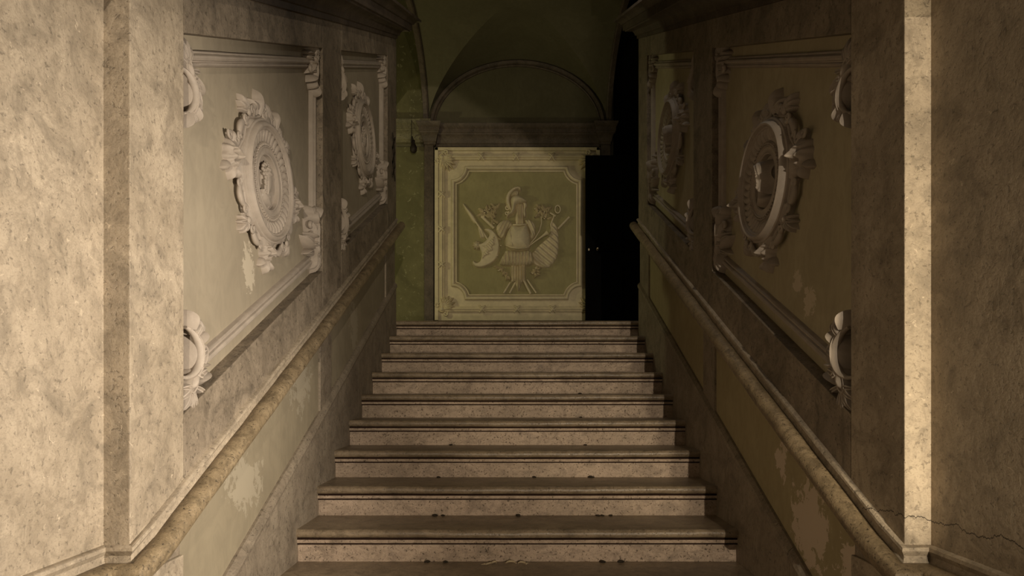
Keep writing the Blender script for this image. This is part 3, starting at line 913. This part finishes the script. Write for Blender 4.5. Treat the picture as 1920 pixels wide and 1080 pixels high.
# side arches and their mouldings
for s in (-1, 1):
    pts, ns, outs = [], [], []
    for i in range(41):
        a = PI * i / 40
        p = (s * AV, YM + CV * math.cos(a), SPR + BV * math.sin(a))
        n_ = np.array([0, math.cos(a) / CV, math.sin(a) / BV]); n_ /= np.linalg.norm(n_)
        pts.append(p); ns.append(n_); outs.append((-s, 0, 0))
    arch_band([(-0.03, -0.05), (-0.03, 0.0), (-0.02, 0.014), (0.0, 0.018), (0.015, 0.012), (0.03, 0.02), (0.05, 0.0)], (pts, ns, outs), None, 'cornice', 'side_arch', gv)
    # wall above the side arch (solid spandrel)
    mm = MB()
    for i in range(40):
        a0, a1 = PI * i / 40, PI * (i + 1) / 40
        q = [(YM + CV * math.cos(a), SPR + BV * math.sin(a)) for a in (a0, a1)]
        mm.add([(s * (AV + 0.002), q[0][0], q[0][1]), (s * (AV + 0.002), q[1][0], q[1][1]), (s * (AV + 0.002), q[1][0], 6.3), (s * (AV + 0.002), q[0][0], 6.3)], [(0, 1, 2, 3)])
    mm.build('spandrel', M['vault'], gv, smooth=False)
m = MB(); m.box((-3.6, 5.3, 6.2), (3.6, 12.6, 6.4)); tag(m.build('ceiling', M['vault'], smooth=False), 'flat ceiling over the landing passages', kind='structure')
m = MB(); m.box((-3.7, 5.3, ZL - 0.2), (-3.6, 8.3, 6.3)); tag(m.build('wall_left', M['olive'], smooth=False), 'end wall of the passage left of the landing', kind='structure')
m = MB(); m.box((1.2, 12.4, ZL - 0.2), (3.6, 12.6, 6.3)); m.box((3.6, 5.3, ZL - 0.2), (3.7, 12.6, 6.3)); m.box((1.17, YB + 0.3, ZL - 0.2), (1.2, 12.5, 6.3))
tag(m.build('wall_right', M['gloom'], smooth=False), 'passage walls right of the landing, coloured near-black for its gloom', kind='structure')

# ------------------------------------------------------------------ relief panel on the back wall
BZ = EYE + 0.84
pf = thing('panel_frame', 'square stucco frame of bundled reeds with shell corners on the landing wall', 'stucco frame', (0, YB, BZ))
def lp(x, y): 
    X, Z = px(x, y); return X, Z - BZ
u0, vtop = lp(816, 279); u1, vbot = lp(1124, 601)
m = MB(); m.prism([L(u0, vbot, 0), L(u1, vbot, 0), L(u1, vtop, 0), L(u0, vtop, 0)], [L(u0, vbot, 0.02), L(u1, vbot, 0.02), L(u1, vtop, 0.02), L(u0, vtop, 0.02)])
m.build('stucco_ground', M['stucco_b'], pf, smooth=False)
m = MB(); 
for (a, c) in (((u0, vbot), (u0 + 0.045, vtop)), ((u1 - 0.045, vbot), (u1, vtop)), ((u0, vtop - 0.04), (u1, vtop))):
    m.prism([L(a[0], a[1], 0.02), L(c[0], a[1], 0.02), L(c[0], c[1], 0.02), L(a[0], c[1], 0.02)], [L(a[0], a[1], 0.036), L(c[0], a[1], 0.036), L(c[0], c[1], 0.036), L(a[0], c[1], 0.036)])
m.build('outer_border', M['stucco_b'], pf, smooth=False, bevel=0.004)
# inner moulding with scooped corners
i0, j1 = lp(850, 317); i1, j0 = lp(1087, 560)
nr = 0.175
def notch_path(ins):
    a0, a1, b0, b1 = i0 + ins, i1 - ins, j0 + ins, j1 - ins
    out = []
    for (cx, cy, s0) in ((i0 - 0.01, j0 - 0.01, 90), (i1 + 0.01, j0 - 0.01, 180), (i1 + 0.01, j1 + 0.01, 270), (i0 - 0.01, j1 + 0.01, 0)):
        R = nr + ins
        lst = []
        for k in range(13):
            th = math.radians(s0 - 90 * k / 12)
            x, y = cx + R * math.cos(th), cy + R * math.sin(th)
            lst.append((min(max(x, a0), a1), min(max(y, b0), b1)))
        out += lst
    return out
def order_path(ins):
    P_ = notch_path(ins)
    return P_
def loop_tube(mb, path, r, w0, flat=0.8):
    P_ = np.array(path)
    keep = [P_[0]]
    for q in P_[1:]:
        if np.linalg.norm(q - keep[-1]) > 1e-3: keep.append(q)
    P_ = np.array(keep); n = len(P_); rows = []
    for i in range(n):
        t1 = P_[i] - P_[i - 1]; t2 = P_[(i + 1) % n] - P_[i]
        t1 /= np.linalg.norm(t1); t2 /= np.linalg.norm(t2)
        t = t1 + t2; t /= np.linalg.norm(t) + 1e-9
        nn = np.array([t[1], -t[0]]); k = 1 / max(0.5, np.dot(nn, [t1[1], -t1[0]]))
        rows.append([L(P_[i][0] + nn[0] * r * k * math.cos(a), P_[i][1] + nn[1] * r * k * math.cos(a), w0 + r * flat * math.sin(a)) for a in [PI * j / 6 for j in range(7)]])
    mb.grid(rows, closed_u=True)
m = MB(); loop_tube(m, notch_path(0.0), 0.022, 0.02, 1.2); loop_tube(m, notch_path(0.040), 0.011, 0.02, 1.3)
m.build('inner_moulding', M['stucco_b'], pf, angle=60)
fp = notch_path(0.030)
m = MB(); m.prism([L(x, y, 0.018) for x, y in fp], [L(x, y, 0.024) for x, y in fp])
m.build('painted_field', M['field'], pf, smooth=False)
# reed bundles along the four sides
def reeds(p, q):
    mm = MB(); d = np.array(q) - np.array(p); d = d / np.linalg.norm(d); n_ = np.array([-d[1], d[0]])
    for k in (-1, 0, 1):
        a = np.array(p) + n_ * k * 0.022; c = np.array(q) + n_ * k * 0.022
        tube(mm, [(*(a + (c - a) * i / 6), 0.026 + (0.010 if k == 0 else 0)) for i in range(7)], 0.014, 8)
    return mm.build('reed_bundle', M['stucco_b'], pf, angle=60)
xl, yt = lp(829.5, 297); xr, yb_ = lp(1110, 580.5)
sides = [((xl, yb_), (xl, yt)), ((xl, yt), (xr, yt)), ((xl, yb_), (xr, yb_)), ((xr, yb_), (xr, yt))]
bund = [reeds(*sd_) for sd_ in sides]
def tie(u, v, horiz, par):
    mm = MB()
    for e in (-1, 1):
        a = (u - 0.035, v - e * 0.042) if horiz else (u - e * 0.042, v - 0.035)
        c = (u + 0.035, v + e * 0.042) if horiz else (u + e * 0.042, v + 0.035)
        tube(mm, [(a[0] + (c[0] - a[0]) * i / 6, a[1] + (c[1] - a[1]) * i / 6, 0.034 + 0.022 * math.sin(PI * i / 6)) for i in range(7)], 0.011, 6)
    ball(mm, (u, v, 0.055), (0.012, 0.012, 0.008), 8, 5)
    mm.build('ribbon_tie', M['stucco_b'], par, angle=60)
for x in (903, 968, 1034):
    u, v = lp(x, 297); tie(u, v, True, bund[1])
    u, v = lp(x + 2, 580.5); tie(u, v, True, bund[2])
for y in (367, 432, 498):
    u, v = lp(829.5, y); tie(u, v, False, bund[0])
    u, v = lp(1110, y); tie(u, v, False, bund[3])
# shells in the corners
for (x, y, a0) in ((830, 298, -45), (830, 580, 45), (1109, 298, -135), (1109, 580, 135)):
    u, v = lp(x, y); mm = MB(); a0 = math.radians(a0)
    for i in range(7):
        lobe(mm, (u + 0.03 * math.cos(a0), v + 0.03 * math.sin(a0)), a0 + (i - 3) * 0.33, 0.175 - 0.012 * abs(i - 3), 0.052, 0.030, 0.022, (i - 3) * 0.10, 0.02, 1, tip=0.9)
    sh = mm.build('corner_shell', M['stucco_b'], pf, angle=60)
    mm = MB()
    lathe(mm, [(0.0, 0.058), (0.02, 0.055), (0.03, 0.04), (0.038, 0.046), (0.046, 0.036), (0.05, 0.0)], u - 0.005 * math.cos(a0), v - 0.005 * math.sin(a0), 18)
    for e in (-1, 1):
        spiral(mm, (u + 0.075 * math.cos(a0 + e * 1.75), v + 0.075 * math.sin(a0 + e * 1.75)), 0.030, 0.008, a0, e * 1.2, 0.012, 0.008, 0.035)
    mm.build('shell_boss', M['stucco_b'], sh, angle=60)

# ---- trophy of arms (outline points read in a 4.5x enlargement of the relief)
tp = thing('trophy_relief', 'stucco trophy of arms with plumed helmet, cuirass, shield and flag on the landing wall', 'relief', (0, YB - 0.022, BZ))
SBM = M['stucco_b']
def tc(cx, cy): return lp(850 + cx / 4.5, 330 + cy / 4.5)
def tpoly(lst): return [tc(*p) for p in lst]
def tpart(name, pts, base_, h, r, groove=None, par=tp, step=0.0055):
    mm = MB(); relief_poly(mm, tpoly(pts), base_, h, r, step, groove, 5, 0.0, 3.0)
    return mm.build(name, SBM, par, angle=75)
def tt(p, w_): u, v = tc(*p); return (u, v, w_)
# flag and shafts first (lowest)
def shaft(a, c, r, w_=0.018, name='spear_shaft'):
    mm = MB(); tube(mm, [tt((a[0] + (c[0] - a[0]) * i / 5, a[1] + (c[1] - a[1]) * i / 5), w_) for i in range(6)], r, 8)
    return mm.build(name, SBM, tp, angle=60)
shaft((190, 395), (300, 555), 0.013); shaft((240, 350), (345, 450), 0.020, 0.016, 'pole'); shaft((975, 355), (880, 455), 0.016, 0.012, 'pole')
shaft((480, 905), (425, 995), 0.013); shaft((522, 905), (475, 995), 0.013); shaft((590, 880), (652, 1000), 0.018); shaft((622, 880), (698, 992), 0.013)
tpart('spear_head', [(82, 235), (120, 275), (165, 330), (195, 380), (190, 405), (165, 390), (125, 325), (95, 275)], 0.002, 0.024, 0.02)
tpart('spear_tassel', [(205, 400), (225, 430), (250, 470), (285, 515), (255, 530), (230, 525), (215, 470)], 0.004, 0.026, 0.02, lambda X, Y: 0.006 * np.sin(190 * X + 60 * Y))
tpart('flag', [(825, 400), (862, 415), (884, 490), (886, 620), (862, 715), (800, 778), (740, 775), (685, 750), (670, 700), (665, 655), (700, 610), (755, 560), (805, 505)], 0.004, 0.030, 0.05,
      lambda X, Y: 0.009 * np.sin(75 * (X - 0.55) * (1 + 0.5 * (Y - 1.1)) + 85 * (Y - 0.8) * (X > 0.1)))
m = MB(); tube(m, [tt(p, 0.045) for p in ((625, 612), (660, 588), (700, 558), (740, 530), (770, 508), (790, 495))], [0.008, 0.009, 0.010, 0.013, 0.020, 0.034], 10)
m.build('trumpet', SBM, tp, angle=60)
m = MB(); tube(m, [tt((878 + 22 * math.cos(a), 292 + 32 * math.sin(a)), 0.022) for a in [2 * PI * i / 18 for i in range(19)]], 0.010, 8)
tube(m, [tt((815, 322), 0.02), tt((862, 350), 0.024)], 0.013, 8); tube(m, [tt((850, 340), 0.02), tt((820, 420), 0.02), tt((830, 480), 0.02)], 0.013, 8)
m.build('standard_finial', SBM, tp, angle=60)
sh = tpart('shield', [(262, 462), (300, 452), (345, 478), (380, 535), (391, 605), (374, 690), (325, 745), (250, 777), (190, 772), (163, 742), (172, 720), (198, 738), (228, 722), (240, 672), (226, 622), (208, 588), (250, 572), (290, 535), (302, 495)], 0.012, 0.030, 0.018, step=0.005)
tpart('shield_wing', [(240, 600), (275, 598), (300, 570), (325, 540), (350, 520), (345, 560), (352, 590), (330, 610), (335, 640), (300, 655), (310, 670), (270, 690), (245, 715), (255, 660), (280, 630)], 0.034, 0.022, 0.02, lambda X, Y: 0.005 * np.sin(170 * (X + Y)), sh)
m = MB()
u, v = tc(200, 592)
for i in range(8): lobe(m, (u, v), i * PI / 4, 0.062, 0.034, 0.018, 0.02, 0.3, 0.01, 1)
ball(m, (u, v, 0.03), (0.028, 0.028, 0.02), 10, 6)
m.build('shield_rosette', SBM, sh, angle=60)
# body
cu = tpart('cuirass', [(500, 424), (558, 432), (615, 420), (636, 470), (650, 540), (640, 620), (600, 640), (540, 643), (480, 628), (443, 600), (438, 550), (450, 500), (470, 460)], 0.020, 0.075, 0.13)
m = MB(); tube(m, [tt(p, w_) for p, w_ in (((446, 598), 0.05), ((485, 622), 0.08), ((540, 634), 0.095), ((600, 630), 0.085), ((638, 614), 0.05))], 0.010, 8)
tube(m, [tt(p, w_) for p, w_ in (((503, 428), 0.05), ((530, 434), 0.07), ((560, 438), 0.078), ((590, 432), 0.07), ((615, 424), 0.05))], 0.010, 8)
tube(m, [tt(p, w_) for p, w_ in (((474, 470), 0.06), ((484, 530), 0.088), ((496, 610), 0.08))], 0.007, 8)
m.build('cuirass_trim', SBM, cu, angle=60)
tpart('shoulder_straps', [(505, 432), (478, 388), (432, 380), (392, 402), (362, 442), (372, 500), (405, 535), (436, 520), (448, 480), (470, 455)], 0.012, 0.050, 0.05, lambda X, Y: 0.010 * np.sin(150 * X - 70 * Y))
tpart('shoulder_straps', [(612, 424), (598, 384), (640, 378), (680, 408), (694, 460), (684, 522), (648, 540), (640, 480)], 0.012, 0.046, 0.05, lambda X, Y: 0.008 * np.sin(150 * X + 70 * Y))
tpart('pleated_skirt', [(450, 638), (540, 648), (640, 640), (664, 680), (680, 740), (640, 762), (580, 768), (500, 768), (440, 764), (392, 752), (404, 704), (430, 662)], 0.020, 0.060, 0.06, lambda X, Y: 0.013 * np.sin(X * 150 * (1 - 0.25 * (Y - 0.8))))
tpart('hanging_straps', [(490, 760), (545, 764), (606, 760), (606, 885), (580, 900), (566, 940), (548, 975), (530, 940), (520, 900), (488, 895)], 0.012, 0.040, 0.04, lambda X, Y: 0.011 * np.sin(X * 230))
tpart('neck_post', [(530, 250), (556, 246), (586, 250), (592, 330), (592, 418), (556, 424), (524, 418), (528, 330)], 0.012, 0.034, 0.03, lambda X, Y: 0.010 * np.sin(X * 200))
he = tpart('helmet', [(486, 262), (482, 218), (500, 188), (540, 176), (582, 192), (608, 214), (622, 230), (600, 242), (560, 248), (532, 266), (522, 302), (505, 335), (480, 344), (455, 362), (450, 342), (474, 318), (486, 290)], 0.020, 0.065, 0.06)
tpart('cheek_guard', [(588, 240), (616, 238), (622, 262), (610, 292), (614, 340), (600, 364), (584, 332), (588, 284)], 0.016, 0.030, 0.03, None, he)
tpart('crest', [(443, 232), (447, 180), (470, 140), (508, 112), (545, 103), (570, 117), (566, 136), (548, 127), (520, 138), (492, 166), (477, 204), (480, 250), (492, 296), (478, 304), (456, 268)], 0.026, 0.030, 0.02, None, he)
tpart('plume', [(490, 190), (488, 168), (510, 146), (535, 138), (548, 150), (542, 180), (515, 182)], 0.030, 0.026, 0.02, lambda X, Y: 0.007 * np.sin(X * 330 + Y * 60), he)
m = MB(); u, v = tc(458, 285); spiral(m, (u, v), 0.032, 0.008, 0, 1.4, 0.011, 0.008, 0.03); u, v = tc(452, 325); spiral(m, (u, v), 0.026, 0.008, 1, -1.3, 0.010, 0.008, 0.026)
m.build('helmet_scroll', SBM, he, angle=60)
def foliage(cx, cy, n, rx, ry, a0, a1, ln, seed):
    r3 = random.Random(seed); mm = MB()
    for i in range(n):
        u, v = tc(cx + r3.uniform(-rx, rx), cy + r3.uniform(-ry, ry))
        lobe(mm, (u, v), math.radians(r3.uniform(a0, a1)), ln * r3.uniform(0.7, 1.2), 0.034, 0.020, r3.uniform(0.006, 0.022), r3.uniform(-0.8, 0.8), 0.018, 1, ns=7, nt=6)
    for i in range(n // 3):
        u, v = tc(cx + r3.uniform(-rx, rx), cy + r3.uniform(-ry, ry)); ball(mm, (u, v, 0.03), (0.013, 0.013, 0.012), 7, 5)
    mm.build('foliage', SBM, tp, angle=60)
foliage(315, 320, 22, 70, 40, 60, 200, 0.085, 1)
foliage(345, 380, 8, 30, 40, 80, 160, 0.07, 2)
foliage(745, 330, 20, 60, 45, 10, 130, 0.085, 3)
foliage(405, 800, 8, 25, 25, 120, 300, 0.07, 4); foliage(455, 840, 6, 20, 20, 180, 320, 0.06, 5)
foliage(680, 810, 10, 35, 25, -120, 60, 0.07, 6)
foliage(385, 600, 6, 20, 90, 90, 200, 0.07, 8)
m = MB(); tube(m, [tt(p, 0.016) for p in ((740, 350), (742, 410), (725, 470), (690, 530), (640, 590))], 0.009, 7); m.build('stem', SBM, tp, angle=60)

for root, k in ((pf, 1.6), (tp, 1.5)):
    for o in list(root.children) + [g_ for c_ in root.children for g_ in c_.children]:
        if o.name.split('.')[0] not in ('stucco_ground', 'painted_field'):
            o.data.transform(Matrix.Diagonal((1, k, 1, 1)))

# ------------------------------------------------------------------ black door leaf
DY = 7.6
dx0, dtop = px(1098, 291, DY)
dr = MB(); dr.box((dx0, DY, ZL), (dx0 + 0.95, DY + 0.045, dtop))
door = dr.build('door_1', M['black'], smooth=False, bevel=0.004)
tag(door, 'tall black door leaf standing open on the landing', kind='structure')
for (z0, z1) in ((ZL + 0.16, ZL + 0.88), (ZL + 1.02, dtop - 0.14)):
    for (a, c) in ((dx0 + 0.11, dx0 + 0.44), (dx0 + 0.52, dx0 + 0.85)):
        q = MB(); q.box((a, DY - 0.010, z0), (c, DY + 0.005, z1)); q.build('door_panel', M['black'], door, smooth=False, bevel=0.006)
hx, hz = px(1120, 468, DY)
q = MB()
for i in range(1):
    prof = [(0.001, 0.062), (0.012, 0.060), (0.019, 0.050), (0.018, 0.040), (0.009, 0.032), (0.008, 0.012), (0.020, 0.008), (0.022, 0.0)]
    lathe(q, prof, 0, 0, 16)
q.v = [(x + hx, y + DY, z + hz) for x, y, z in q.v]
q.build('door_knob', M['brass'], door)
q = MB(); kx, kz = px(1104, 468, DY)
lathe(q, [(0.001, 0.006), (0.009, 0.006), (0.011, 0.0)], 0, 0, 12)
q.v = [(x + kx, y + DY, z * 1.6 + kz) for x, y, z in q.v]
q.build('keyhole_plate', M['brass'], door)

# ------------------------------------------------------------------ iron hook on the left pilaster
hkx, hkz = px(775, 262, YB - 0.04)
hk = thing('iron_hook', 'small dark iron hook with hanging drop on the olive pilaster of the landing', 'hook', (hkx, YB - 0.03, hkz - 0.20))
q = MB(); tube(q, [(0.0, 0.42, 0.14), (0.0, 0.25, 0.14), (0.0, 0.12, 0.15)], 0.004, 6); q.build('wire', M['iron'], hk)
q = MB(); tube(q, [(0, 0.20, 0.0), (0, 0.20, 0.10), (0.004, 0.17, 0.15), (0.0, 0.12, 0.15), (0.0, 0.10, 0.12)], 0.010, 8); q.build('arm', M['iron'], hk)
q = MB()
prof = [(0.001, 0.12), (0.014, 0.115), (0.020, 0.10), (0.016, 0.08), (0.030, 0.05), (0.044, 0.02), (0.040, -0.02), (0.020, -0.045), (0.001, -0.05)]
rows = []
for k in range(14):
    a = 2 * PI * k / 14
    rows.append([(0.02 + r_ * math.cos(a), -0.12 + r_ * math.sin(a), z_ + 0.04) for r_, z_ in prof])
q.grid(rows, closed_u=True); q.build('drop', M['iron'], hk)

# crossed iron lattice folded against the end of the left wall
lt = thing('iron_lattice', 'narrow crossed iron lattice folded at the far end of the left wall', 'lattice', (-XW + 0.001, 5.44, EYE + 1.78))
for k in range(3):
    for e in (-1, 1):
        q = MB(); a = Vector((0.006, -e * 0.05, 0.12 * k)); c = Vector((0.006, e * 0.05, 0.12 * (k + 1)))
        d = Vector((0, 0, 0.010))
        q.prism([tuple(a - d), tuple(c - d), tuple(c + d), tuple(a + d)], [tuple(p + Vector((0.007, 0, 0))) for p in (a - d, c - d, c + d, a + d)])
        q.build('lattice_bar', M['iron'], lt, smooth=False)

# ------------------------------------------------------------------ litter on the steps
def on_tread(k, xpx, back=0.0):
    y = ystep(k) + T - 0.0 + back; return ((xpx - 970) * y / 1200.0, y, zstep(k) + 0.002)
labels = ['long curled dry leaf shred on the lowest visible step', 'short twisted dry leaf shred on the lowest visible step', 'pale dry stalk beside the leaf shreds on the lowest visible step', 'dry dark-tipped leaf shred right of the stalk on the lowest visible step']
for i, (xp, bk, ln) in enumerate(((912, -0.045, 0.05), (925, -0.025, 0.035), (958, -0.02, 0.07), (982, -0.035, 0.055))):
    x, y, z = on_tread(0, xp, bk)
    q = MB(); a = random.uniform(-0.5, 0.5)
    tube(q, [(ln * (t - 0.5) * math.cos(a) + 0.006 * math.sin(9 * t + i), 0.004 + 0.006 * abs(math.sin(5 * t + i)), 0.012 * math.sin(6 * t + i)) for t in [j / 10 for j in range(11)]], [0.001 + 0.0035 * math.sin(PI * j / 10) for j in range(11)], 6, 0.4)
    o = q.build('dry_leaf', M['straw'])
    o.location = (x, y, z)
    tag(o, labels[i], 'leaf', 'dry leaf shreds on the steps')
crumbs = [(0, 800), (0, 835), (0, 1130), (0, 1165), (1, 815), (1, 830), (1, 972), (1, 1122), (1, 1130), (1, 1146), (2, 822), (2, 1002), (2, 1108), (2, 1112), (3, 845), (3, 1098), (4, 1090), (5, 1088), (6, 1072)]
onames = ['lowest visible', 'second visible', 'third visible', 'fourth visible', 'fifth visible', 'sixth visible', 'seventh visible']
ordw = ['leftmost', 'second from left', 'third from left', 'fourth from left', 'fifth from left', 'sixth from left']
seen = {}
for k, xp in crumbs:
    x, y, z = on_tread(k, xp, -0.0)
    q = MB(); r_ = random.uniform(0.006, 0.011)
    r4 = random.Random(xp); rows = []
    ball(q, (0, r_ * 0.5, 0), (r_ * 1.5, r_ * 0.7, r_), 7, 5)
    q.v = [(a * r4.uniform(0.7, 1.3), b_ * r4.uniform(0.7, 1.3), c * r4.uniform(0.8, 1.2)) for a, b_, c in q.v]
    o = q.build('debris_crumb', M['crumb'])
    o.location = (x, y + 0.012, z - 0.003)
    q_ = seen.get(k, 0); seen[k] = q_ + 1
    tot = sum(1 for a in crumbs if a[0] == k)
    tag(o, ('tiny dark crumb, %s on the %s step from below' % (ordw[q_], onames[k])) if tot > 1 else 'only tiny dark crumb on the %s step from below' % onames[k], 'debris', 'crumbs on the steps')
